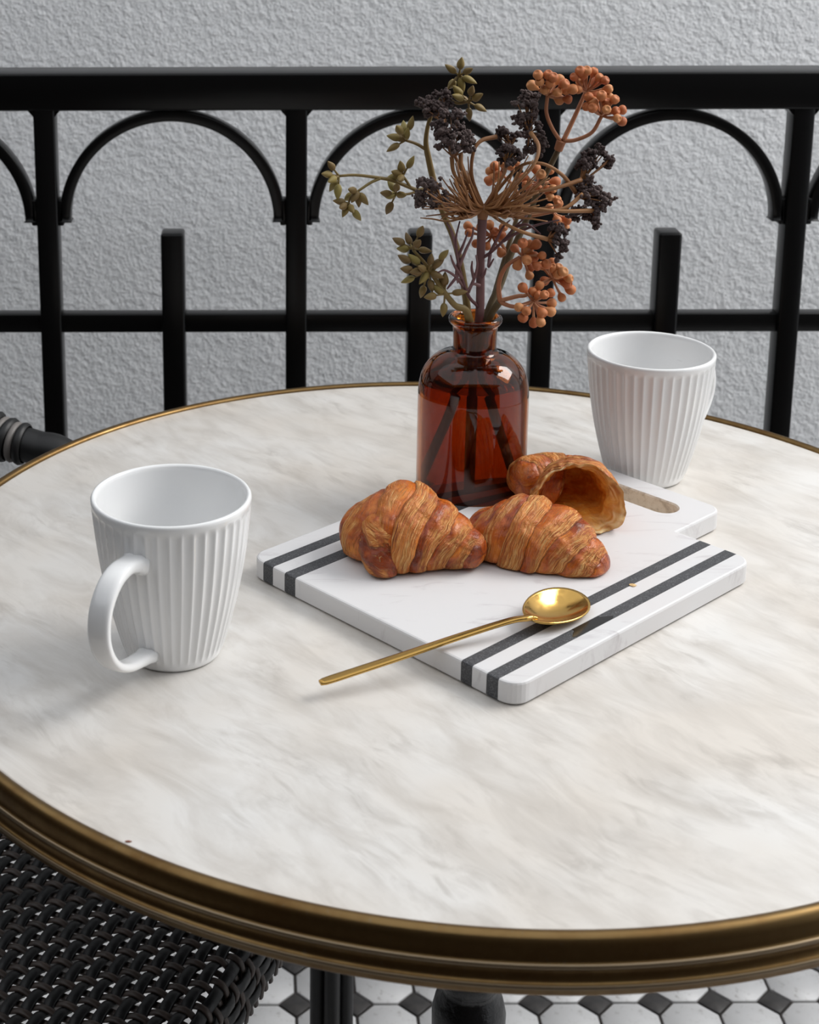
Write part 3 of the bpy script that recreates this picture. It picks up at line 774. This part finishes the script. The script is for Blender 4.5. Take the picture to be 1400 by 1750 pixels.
# ------------------------------------------------------------------ bottle
BX, BY = .0136, .10
bottle = thing('amber_bottle', 'amber glass apothecary bottle holding dried flowers behind the croissants', 'bottle', (BX, BY, 0))
outp = [(0, .0018), (.022, .0012), (.030, .0), (.0345, .0006), (.0366, .0026), (.0376, .0065), (.0378, .012), (.0378, .050), (.0378, .078), (.0374, .0855), (.0362, .0925), (.0338, .0988), (.0300, .1040), (.0252, .1078), (.0200, .1100), (.0166, .1112), (.0150, .1130), (.0146, .1160), (.0148, .1240), (.0152, .1290), (.0160, .1306), (.0172, .1316), (.0180, .1330), (.0181, .1346), (.0174, .1360), (.0160, .1366)]
inp = [(.0142, .1362), (.0132, .1345), (.0128, .131), (.0124, .122), (.0122, .114), (.0134, .1104), (.0170, .1080), (.0226, .1054), (.0275, .1016), (.0314, .0964), (.0334, .0910), (.0345, .0850), (.0347, .078), (.0347, .045), (.0347, .018), (.0340, .0120), (.0320, .0092), (.028, .0084), (.018, .0092), (0, .0098)]
o_ = catmull(np.array(outp), 110); i_ = catmull(np.array(inp), 90)
V, F = lathe([tuple(p) for p in o_]+[tuple(p) for p in i_], 96)
V = np.array(V)+np.array([BX, BY, 0])
me_ = mesh('glass', V, F)
bm = bmesh.new(); bm.from_mesh(me_); bmesh.ops.remove_doubles(bm, verts=bm.verts, dist=1e-6); bmesh.ops.recalc_face_normals(bm, faces=bm.faces); bm.to_mesh(me_); bm.free()
me_.polygons.foreach_set('use_smooth', [True]*len(me_.polygons))
obj('glass', me_, M_AMBER, bottle)
WL = .0905
wp = [(0, .00985), (.018, .00925), (.028, .00845), (.032, .00925), (.034, .01205), (.03468, .018), (.03468, .045), (.03468, .078), (.03448, .085), (.0336, .0895), (.0333, WL+.0006), (.0322, WL+.0001), (.030, WL), (0, WL)]
V, F = lathe(wp, 96); V = np.array(V)+np.array([BX, BY, 0])
me_ = mesh('water', V, F)
bm = bmesh.new(); bm.from_mesh(me_); bmesh.ops.remove_doubles(bm, verts=bm.verts, dist=1e-6); bmesh.ops.recalc_face_normals(bm, faces=bm.faces); bm.to_mesh(me_); bm.free()
me_.polygons.foreach_set('use_smooth', [True]*len(me_.polygons))
obj('water', me_, M_WATER, bottle)

# ------------------------------------------------------------------ dried flowers
def plant_mat(name, stops, rough=.55, scale=160):
    m = mat(name, stops[0][1], rough); t = NT(m)
    oi = t.n('ShaderNodeObjectInfo').outputs['Random']
    n_ = t.noise(t.coord('Object'), scale, 3)
    f_ = t.math('ADD', t.math('MULTIPLY', oi, .55), t.math('MULTIPLY', n_, .45))
    t.col(t.ramp(f_, stops)); t.bump(n_, .25, .0006); return m
M_OLIVE = plant_mat('olive_pod', [(.2, (.17, .105, .035)), (.5, (.23, .155, .045)), (.8, (.32, .26, .07))])
M_OLIVESTEM = plant_mat('olive_stem', [(.2, (.20, .13, .04)), (.8, (.24, .18, .06))], scale=80)
M_BROWNSTEM = plant_mat('brown_stem', [(.2, (.10, .075, .035)), (.8, (.15, .11, .055))], scale=80)
M_BERRY = plant_mat('orange_berry', [(.2, (.40, .105, .030)), (.5, (.52, .165, .050)), (.8, (.60, .27, .10))])
M_BERRYSTEM = plant_mat('orange_stem', [(.2, (.40, .15, .07)), (.8, (.46, .22, .11))], scale=80)
M_UMBEL = plant_mat('dark_seed', [(.2, (.045, .027, .026)), (.8, (.095, .065, .060))], .8, 600)
M_RAY = plant_mat('tan_ray', [(.2, (.24, .100, .034)), (.6, (.34, .165, .060)), (.9, (.28, .135, .080))], scale=90)
M_PURPLE = plant_mat('purple_stem', [(.2, (.12, .050, .055)), (.8, (.20, .105, .105))], scale=90)
def pod_mesh():
    n, m = 9, 8; V = []
    for i in range(n):
        u = i/(n-1); r_ = math.sin(PI*u**.82)**.8*.5*(1-.25*u)+.02
        for j in range(m):
            a = 2*PI*j/m; k_ = 1+.10*math.cos(3*a); V.append((r_*k_*math.cos(a), r_*k_*math.sin(a), u))
    return mesh('seed_pod', V, grid_faces(n, m)+[tuple(range(m))[::-1], tuple(range((n-1)*m, n*m))])
def berry_mesh():
    n, m = 10, 10; V = []
    pr_ = [(.10, 0), (.16, .12), (.30, .28), (.46, .45), (.52, .62), (.50, .78), (.38, .92), (.24, .985), (.20, .955), (.03, .94)]
    for r_, z_ in pr_:
        for j in range(m):
            a = 2*PI*j/m; V.append((r_*math.cos(a), r_*math.sin(a), z_))
    return mesh('berry', V, grid_faces(n, m)+[tuple(range(m))[::-1], tuple(range((n-1)*m, n*m))])
POD, BERRY = pod_mesh(), berry_mesh()
POD.materials.append(M_OLIVE); BERRY.materials.append(M_BERRY)
def place(name, me_, base, tip, width, parent):
    d = Vector([float(x) for x in (tip-base)]); L = d.length
    o = bpy.data.objects.new(name, me_); COL.objects.link(o)
    q_ = d.to_track_quat('Z', 'Y').to_matrix().to_4x4()
    Mx = Matrix.Translation(Vector([float(x) for x in base])) @ q_ @ Matrix.Rotation(rnd.uniform(0, 6.28), 4, 'Z') @ Matrix.Diagonal((width, width, L, 1))
    o.parent = parent; o.matrix_parent_inverse = WORLDM[parent.name].inverted(); o.matrix_basis = Mx
    return o
def Z(x, y, dy=0.): return ony(540+x/2.5, 80+y/2.5, BY+dy)      # point on the bouquet, dy = depth in front of or behind the bottle axis
PXM = 1/2.5/ (FPX/1.09)                                          # one unit of that sheet in metres
MOUTH = np.array([BX, BY, .136])
def stem_part(parent, pts, r, m_, name='stem', n=None):
    return obj(name, mesh(name, *tube(pts, r, n or max(8, 6*len(pts)), 8)), m_, parent)
def inside(ang, tilt_r=.026, top=.006, zt=.135, zl=.013):
    """lower end of a stem standing in the bottle"""
    d = np.array([math.cos(ang), math.sin(ang), 0.])
    return [np.array([BX, BY, zl])+d*tilt_r, np.array([BX, BY, .108])+d*top*.4]

# olive sprigs -----------------------------------------------------
def olive(lab, root_pts, r0, branches, pods):
    p = thing('olive_sprig', lab, 'sprig', root_pts[0], 'olive coloured sprigs')
    stem_part(p, root_pts, r0, M_OLIVESTEM, n=40)
    for b_ in branches: stem_part(p, b_[0], b_[1], M_OLIVESTEM, 'branch', 20)
    for (cx_, cy_, dy, lst) in pods:
        base = Z(cx_, cy_, dy)
        for (x, y) in lst:
            d2 = dy+rnd.uniform(-.008, .006)
            tip2 = Z(x, y, d2); ctr = tip2
            dr = ctr-base; L = np.linalg.norm(dr); dr = dr/max(L, 1e-6)
            ln = rnd.uniform(.0088, .0108); 
            place('seed_pod', POD, ctr-dr*ln*.5, ctr+dr*ln*.55, rnd.uniform(.0049, .0060), p)
            if L > ln*.5: stem_part(p, [base, ctr-dr*ln*.45], [.0008, .0006], M_OLIVESTEM, 'stalk', 4)
    return p
in1 = inside(math.radians(160))
main1 = in1+[Z(648, 1130, .004), Z(622, 950, .004), Z(590, 820, .006), Z(540, 700, .010), Z(505, 580, .012), Z(482, 480, .012), Z(470, 400, .010), Z(490, 300, .010), Z(545, 205, .010), Z(602, 130, .008)]
olive('tall olive sprig reaching up and far to the left out of the bottle', main1, [.0026, .0026, .0026, .0024, .0022, .0022, .002, .0022, .002, .0015, .0013, .001, .0008],
      [([Z(472, 440, .011), Z(430, 415, .008), Z(385, 400, .004)], [.0012, .0009]),
       ([Z(505, 600, .012), Z(440, 612, .008), Z(400, 600, .006), Z(330, 572, 0), Z(270, 560, -.004), Z(170, 548, -.008), Z(100, 552, -.01)], [.0016, .0014, .0013, .0012, .001, .0009]),
       ([Z(275, 562, -.004), Z(235, 580, -.006), Z(200, 603, -.008), Z(178, 618, -.008)], [.0011, .0009]),
       ([Z(178, 618, -.008), Z(150, 640, -.01), Z(140, 668, -.01)], [.0008, .0007]),
       ([Z(405, 602, .006), Z(385, 570, .004), Z(370, 548, .002)], [.001, .0008]),
       ([Z(440, 612, .008), Z(400, 628, .004), Z(345, 630, .002)], [.001, .0008]),
       ([Z(545, 205, .01), Z(600, 240, .006), Z(650, 236, .004)], [.0012, .0008])],
      [(612, 122, .008, [(620, 72), (577, 95), (650, 103), (655, 142), (622, 160), (580, 160)]),
       (652, 236, .004, [(665, 188), (690, 214), (702, 262), (655, 287), (607, 188), (607, 216), (625, 222)]),
       (385, 398, .004, [(405, 328), (357, 355), (378, 345), (335, 387), (332, 430), (352, 388), (390, 372)]),
       (98, 552, -.01, [(65, 508), (48, 545), (70, 568), (74, 592), (95, 618)]),
       (180, 618, -.008, [(155, 612), (182, 655), (167, 640), (203, 648), (145, 640)]),
       (140, 668, -.01, [(102, 662), (116, 682), (125, 702), (152, 692), (175, 718)]),
       (372, 550, .002, [(365, 512), (404, 494), (345, 540), (362, 563), (332, 556)]),
       (342, 630, .002, [(322, 592), (300, 626), (318, 636), (314, 688), (366, 632), (345, 600)])])
in2 = inside(math.radians(200), .012)
main2 = [np.array([BX-.004, BY-.004, .112]), Z(648, 1140, -.012), Z(595, 1105, -.016), Z(550, 1050, -.018), Z(505, 985, -.018), Z(470, 930, -.018), Z(415, 868, -.018)]
olive('low olive sprig hanging over the left lip of the bottle', main2, [.0024, .0026, .0022, .0018, .0015, .0012, .001], [],
      [(412, 862, -.018, [(355, 832), (395, 820), (446, 790), (374, 862), (434, 840), (466, 870)]),
       (480, 960, -.018, [(380, 906), (420, 908), (388, 950), (428, 962), (395, 995), (455, 1045), (522, 925), (546, 890), (490, 908), (516, 975), (462, 985), (492, 1020), (452, 945), (500, 945)]),
       (552, 1056, -.018, [(612, 1050), (490, 1066), (522, 1035), (545, 1122), (552, 992), (540, 1005)])])

# orange berry sprigs ----------------------------------------------
def orange(lab, root_pts, r0, branches, umbels):
    p = thing('berry_sprig', lab, 'sprig', root_pts[0], 'orange berry sprigs')
    stem_part(p, root_pts, r0, M_BROWNSTEM, n=40)
    for b_ in branches: stem_part(p, b_[0], b_[1], M_BERRYSTEM, 'branch', 24)
    for (cx_, cy_, dy, lst) in umbels:
        base = Z(cx_, cy_, dy)
        for (x, y) in lst:
            ctr = Z(x, y, dy+rnd.uniform(-.012, .006)); dr = ctr-base; L = np.linalg.norm(dr); dr = dr/max(L, 1e-6)
            wd_ = rnd.uniform(.0056, .0070); ln = wd_*rnd.uniform(1.15, 1.4)
            b0 = ctr-dr*ln*.6
            place('berry', BERRY, b0, b0+dr*ln, wd_, p)
            stem_part(p, [base, base*.5+b0*.5+np.array([0, 0, -.0006]), b0+dr*.001], [.0009, .0007, .0010], M_BERRYSTEM, 'stalk', 6)
    return p
in3 = inside(math.radians(-15))
main3 = in3+[Z(735, 1135, 0), Z(790, 1010, .006), Z(832, 890, .012), Z(895, 750, .016), Z(960, 590, .016), Z(1012, 488, .012), Z(1040, 432, .008)]
orange('tall orange berry sprig with three clusters against the top rail', main3, [.0026, .0026, .0026, .0026, .0024, .0022, .0021, .002, .002],
       [([Z(1036, 440, .008), Z(1050, 400, .006)], [.0030, .0034]),
        ([Z(1046, 405, .006), Z(1008, 345, .004), Z(985, 280, .002), Z(990, 208, 0)], [.0013, .0012]),
        ([Z(1058, 400, .006), Z(1105, 300, .008), Z(1152, 196, .008)], [.0017, .0013]),
        ([Z(1058, 402, .006), Z(1110, 398, .002), Z(1180, 365, 0), Z(1222, 295, -.002)], [.0014, .0012])],
       [(990, 206, 0, [(925, 166), (957, 150), (950, 122), (993, 122), (1040, 140), (978, 184), (1000, 156), (1030, 196), (1066, 186), (1076, 224), (1040, 226), (1014, 132), (1095, 182), (1060, 160)]),
        (1155, 190, .008, [(1105, 130), (1130, 106), (1157, 104), (1186, 108), (1210, 132), (1235, 144), (1248, 180), (1130, 152), (1122, 184), (1142, 120), (1195, 150)]),
        (1220, 292, -.002, [(1167, 216), (1186, 237), (1158, 256), (1184, 262), (1221, 210), (1240, 238), (1276, 226), (1252, 216), (1280, 275), (1308, 270), (1242, 268), (1286, 305), (1306, 318), (1195, 212)])])
main4 = [np.array([BX+.002, BY-.004, .112]), np.array([BX+.009, BY-.006, .1375]), Z(785, 1090, -.012)]
orange('low orange berry sprig hanging over the right lip of the bottle', main4, [.0022, .0026, .0026],
       [([Z(787, 1092, -.012), Z(782, 1010, -.014), Z(812, 940, -.016), Z(872, 898, -.018)], [.0017, .0013]),
        ([Z(787, 1085, -.012), Z(860, 1066, -.018), Z(900, 1060, -.02), Z(950, 1020, -.018), Z(1010, 990, -.014)], [.0015, .0011]),
        ([Z(787, 1092, -.012), Z(850, 1110, -.02), Z(928, 1088, -.026)], [.0016, .0012])],
       [(880, 888, -.018, [(850, 862), (884, 840), (915, 846), (940, 845), (930, 896), (966, 892), (900, 910), (862, 934), (915, 940), (912, 976), (944, 936), (905, 870)]),
        (930, 1086, -.026, [(885, 1030), (925, 1045), (956, 1020), (976, 1060), (1002, 1052), (950, 1062), (1006, 1096), (1002, 1130), (966, 1136), (960, 1174), (930, 1178), (886, 1155), (900, 1128), (868, 1112)]),
        (1012, 988, -.014, [(985, 930), (1010, 925), (1012, 948), (1036, 945), (1056, 962), (1080, 990), (1070, 1010), (1086, 1036), (1050, 1070), (978, 1000), (962, 936), (1032, 972)])])
in5 = inside(math.radians(40), .014)
main5 = [np.array([BX+.003, BY+.006, .112]), Z(745, 1120, .01), Z(780, 1000, .016), Z(815, 880, .022), Z(850, 760, .026), Z(880, 660, .028)]
orange('orange berry sprig half hidden behind the fan of tan stalks', main5, [.002, .002, .002, .0018, .0016, .0014],
       [([Z(815, 880, .022), Z(785, 830, .022), Z(752, 805, .02)], [.0013, .001]),
        ([Z(880, 660, .028), Z(910, 610, .026), Z(950, 580, .024)], [.0013, .001]),
        ([Z(860, 730, .026), Z(940, 720, .022), Z(1015, 705, .02)], [.0013, .001]),
        ([Z(880, 660, .028), Z(840, 590, .03), Z(790, 540, .03)], [.0013, .001])],
       [(752, 805, .02, [(650, 765), (655, 795), (686, 840), (730, 852), (765, 790), (790, 806), (792, 880), (800, 772), (742, 762), (705, 770)]),
        (950, 580, .024, [(940, 522), (962, 545), (1000, 530), (1022, 576), (1012, 606), (890, 560), (900, 592), (990, 612), (950, 604), (1000, 640)]),
        (1015, 705, .02, [(1030, 655), (1036, 672), (1000, 690), (1056, 745), (1074, 740), (1062, 772), (1030, 740)]),
        (790, 540, .03, [(765, 510), (745, 532), (802, 500), (780, 545), (740, 572), (850, 492), (830, 510), (760, 560)])])

# dried umbel with purple stem -------------------------------------
inU = [np.array([BX-.001, BY-.002, .012]), np.array([BX-.0005, BY-.003, .108])]
um = thing('dried_umbel', 'dried umbel with a purple stem, tan stalks and dark seed heads', 'dried flower', inU[0])
HUB = Z(716, 690, -.012)
stem_part(um, inU+[Z(700, 1140, -.006), Z(704, 900, -.010), Z(712, 720, -.012)], [.0028, .0029, .0030, .0028, .0032], M_PURPLE, n=40)
obj('hub', mesh('hub', *tube([Z(711, 735, -.012), Z(714, 705, -.012), HUB, Z(718, 672, -.012)], [.0032, .0042, .0040, .0018], 12, 10)), M_RAY, um)
def ray_part(pts, r=.0009): stem_part(um, [HUB]+pts, r, M_RAY, 'stalk', 16)
# bare stalks fanning out from the hub
for k in range(125):
    a = math.radians(rnd.choice([rnd.uniform(100, 178), rnd.uniform(8, 80), rnd.uniform(-16, 40), rnd.uniform(110, 192)]))
    L = rnd.uniform(110, 290)*(1.12 if math.cos(a) > .5 else .95)
    dx, dy_ = math.cos(a)*L, -math.sin(a)*L*.9
    dp = rnd.uniform(-.030, .016)
    bow = rnd.uniform(-10, 75)
    if rnd.random() < .22: bow += rnd.uniform(40, 90)
    ray_part([Z(716+dx*.35+math.copysign(bow*.3, dx), 690+dy_*.25+bow*.35, -.012+dp*.5), Z(716+dx*.7+math.copysign(bow*.25, dx), 690+dy_*.65+bow*.15, -.012+dp*.9), Z(716+dx, 690+dy_, -.012+dp)], [.0009, .0007, .00055, .0004])
for k in range(20):   # short curling bracts below the hub
    s_ = rnd.choice([-1, 1]); L = rnd.uniform(60, 190)
    ray_part([Z(716+s_*L*.4, 690+rnd.uniform(12, 34), -.022), Z(716+s_*L*.8, 690+rnd.uniform(10, 50), -.028), Z(716+s_*L, 690+rnd.uniform(-20, 60), -.026)], [.0009, .0007, .0004])
bm = bmesh.new(); bmesh.ops.create_icosphere(bm, subdivisions=1, radius=1); ICO_V = np.array([v_.co for v_ in bm.verts]); ICO_F = [tuple(v_.index for v_ in f_.verts) for f_ in bm.faces]; bm.free()
def seed_head(cx_, cy_, dy, rx, ry, base, seed, n=170, tilt=0):
    """a clump of tiny knobbly seeds on short stalks"""
    R2 = random.Random(seed); mb = MB(); st = MB()
    c = Z(cx_, cy_, dy); b = Z(*base, dy)
    ex = np.array([1., 0, 0]); ez = np.array([0, 0, 1.]); ey = np.array([0, 1., 0])
    ax_, az_ = rx*PXM, ry*PXM; ay_ = (ax_+az_)*.42
    groups = []
    for g_ in range(16):
        th = R2.uniform(0, 2*PI); r_ = math.sqrt(R2.uniform(.05, 1)); groups.append((r_*math.cos(th), R2.uniform(-1, 1)*.8, r_*math.sin(th)))
    for k in range(n):
        g_ = groups[k % len(groups)]
        x, y, z = [g_[i]+R2.gauss(0, .15) for i in range(3)]
        q_ = c+ex*x*ax_+ey*y*ay_+ez*z*az_
        s_ = R2.uniform(.00105, .0019)
        J = ICO_V*s_*np.array([R2.uniform(.7, 1.2) for _ in range(3)])
        mb.add(J+q_, ICO_F)
        mb.add(ICO_V*s_*.6+q_+np.array([R2.uniform(-1, 1), R2.uniform(-1, 1), R2.uniform(-1, 1)])*s_, ICO_F)
    for g_ in groups:
        q_ = c+ex*g_[0]*ax_*.9+ey*g_[1]*ay_*.9+ez*g_[2]*az_*.9
        st.add(*tube([b, b*.5+q_*.5, q_], [.0007, .0005, .0004], 5, 5))
    o = obj('seed_head', mb.mesh('seed_head'), M_UMBEL, um); o['label'] = 'dark brown crumbly seed head'; o['kind'] = 'stuff'
    obj('head_stalks', st.mesh('head_stalks'), M_RAY, o)
def thick(pts, r=.0014): stem_part(um, pts, r, M_RAY, 'stalk', 24)
heads = [((520, 230), .004, 72, 42, (535, 290), [(640, 560, -.004), (575, 420, .0), (535, 290, .004)]),
         ((500, 262), .0, 44, 34, (530, 310), None),
         ((575, 325), -.016, 66, 58, (580, 470), [(650, 610, -.018), (592, 545, -.02), (580, 470, -.018)]),
         ((600, 405), -.02, 80, 46, (585, 470), [(668, 600, -.02), (625, 520, -.022), (618, 455, -.02)]),
         ((487, 628), -.024, 66, 62, (545, 665), [(640, 690, -.022), (590, 685, -.026), (535, 660, -.026)]),
         ((822, 372), -.014, 46, 34, (835, 420), [(668, 560, -.016), (672, 455, -.02), (705, 402, -.018), (772, 384, -.014)]),
         ((826, 455), -.018, 54, 36, (815, 495), [(770, 600, -.018), (805, 540, -.02), (815, 490, -.018)]),
         ((905, 270), .002, 60, 66, (915, 365), [(870, 570, -.02), (935, 495, -.022), (952, 425, -.016), (918, 368, -.004)]),
         ((930, 395), .004, 42, 70, (915, 365), None),
         ((1195, 490), -.008, 66, 52, (1130, 585), [(860, 520, -.016), (960, 498, -.02), (1050, 545, -.018), (1112, 625, -.012)]),
         ((1160, 600), -.012, 48, 44, (1120, 640), [(900, 630, -.018), (1020, 605, -.02), (1135, 568, -.014)]),
         ((1185, 640), -.016, 80, 26, (1120, 640), [(940, 700, -.022), (1060, 690, -.024), (1140, 630, -.018)]),
         ((1215, 705), -.018, 30, 62, (1185, 700), [(900, 690, -.024), (1040, 702, -.026), (1185, 700, -.02)]),
         ((1120, 715), -.012, 40, 22, (1185, 700), None),
         ((1034, 825), -.026, 36, 70, (990, 822), [(790, 745, -.024), (880, 790, -.03), (990, 822, -.028)])]
for k, (c_, dy, rx, ry, base, path) in enumerate(heads):
    seed_head(c_[0], c_[1], dy, rx, ry, base, 100+k, n=int(60+rx*ry*.032))
    if path: thick([HUB]+[Z(*p_) for p_ in path], [.0012, .0011, .0012, .0016])
# thread-like purple leaves low on the stem
def thread(pts, r=.0009): stem_part(um, [Z(*p_) for p_ in pts], [r*1.4, r, r*.55], M_PURPLE, 'leaf_thread', 14)
for pts in ([(694, 1110, -.008), (650, 1060, -.014), (612, 940, -.02), (598, 830, -.024), (615, 745, -.02)],
            [(640, 1040, -.014), (600, 985, -.02), (552, 955, -.022), (520, 965, -.022)],
            [(625, 990, -.018), (590, 930, -.022), (575, 890, -.024)],
            [(612, 940, -.02), (640, 870, -.02), (668, 810, -.018), (672, 770, -.018)],
            [(605, 900, -.02), (628, 850, -.02), (650, 790, -.018)],
            [(600, 860, -.022), (580, 790, -.024), (560, 750, -.024)],
            [(650, 1050, -.014), (680, 980, -.014), (690, 930, -.016), (684, 890, -.016)],
            [(676, 990, -.014), (666, 950, -.016), (668, 915, -.016)],
            [(700, 1020, -.012), (670, 1015, -.014), (640, 1050, -.016)],
            [(706, 905, -.010), (745, 880, -.012), (800, 830, -.014), (850, 770, -.014), (905, 720, -.012)],
            [(745, 880, -.012), (775, 820, -.016), (800, 770, -.018), (830, 740, -.016)],
            [(745, 885, -.012), (738, 940, -.018), (760, 905, -.02)],
            [(800, 830, -.014), (870, 790, -.016), (950, 760, -.014), (1040, 740, -.012)],
            [(850, 770, -.014), (905, 760, -.016), (960, 800, -.016)],
            [(708, 985, -.012), (720, 970, -.014), (728, 945, -.014)],
            [(620, 960, -.018), (580, 1010, -.022), (560, 1035, -.022)],
            [(615, 900, -.018), (600, 960, -.02), (606, 1010, -.02)]):
    thread(pts)
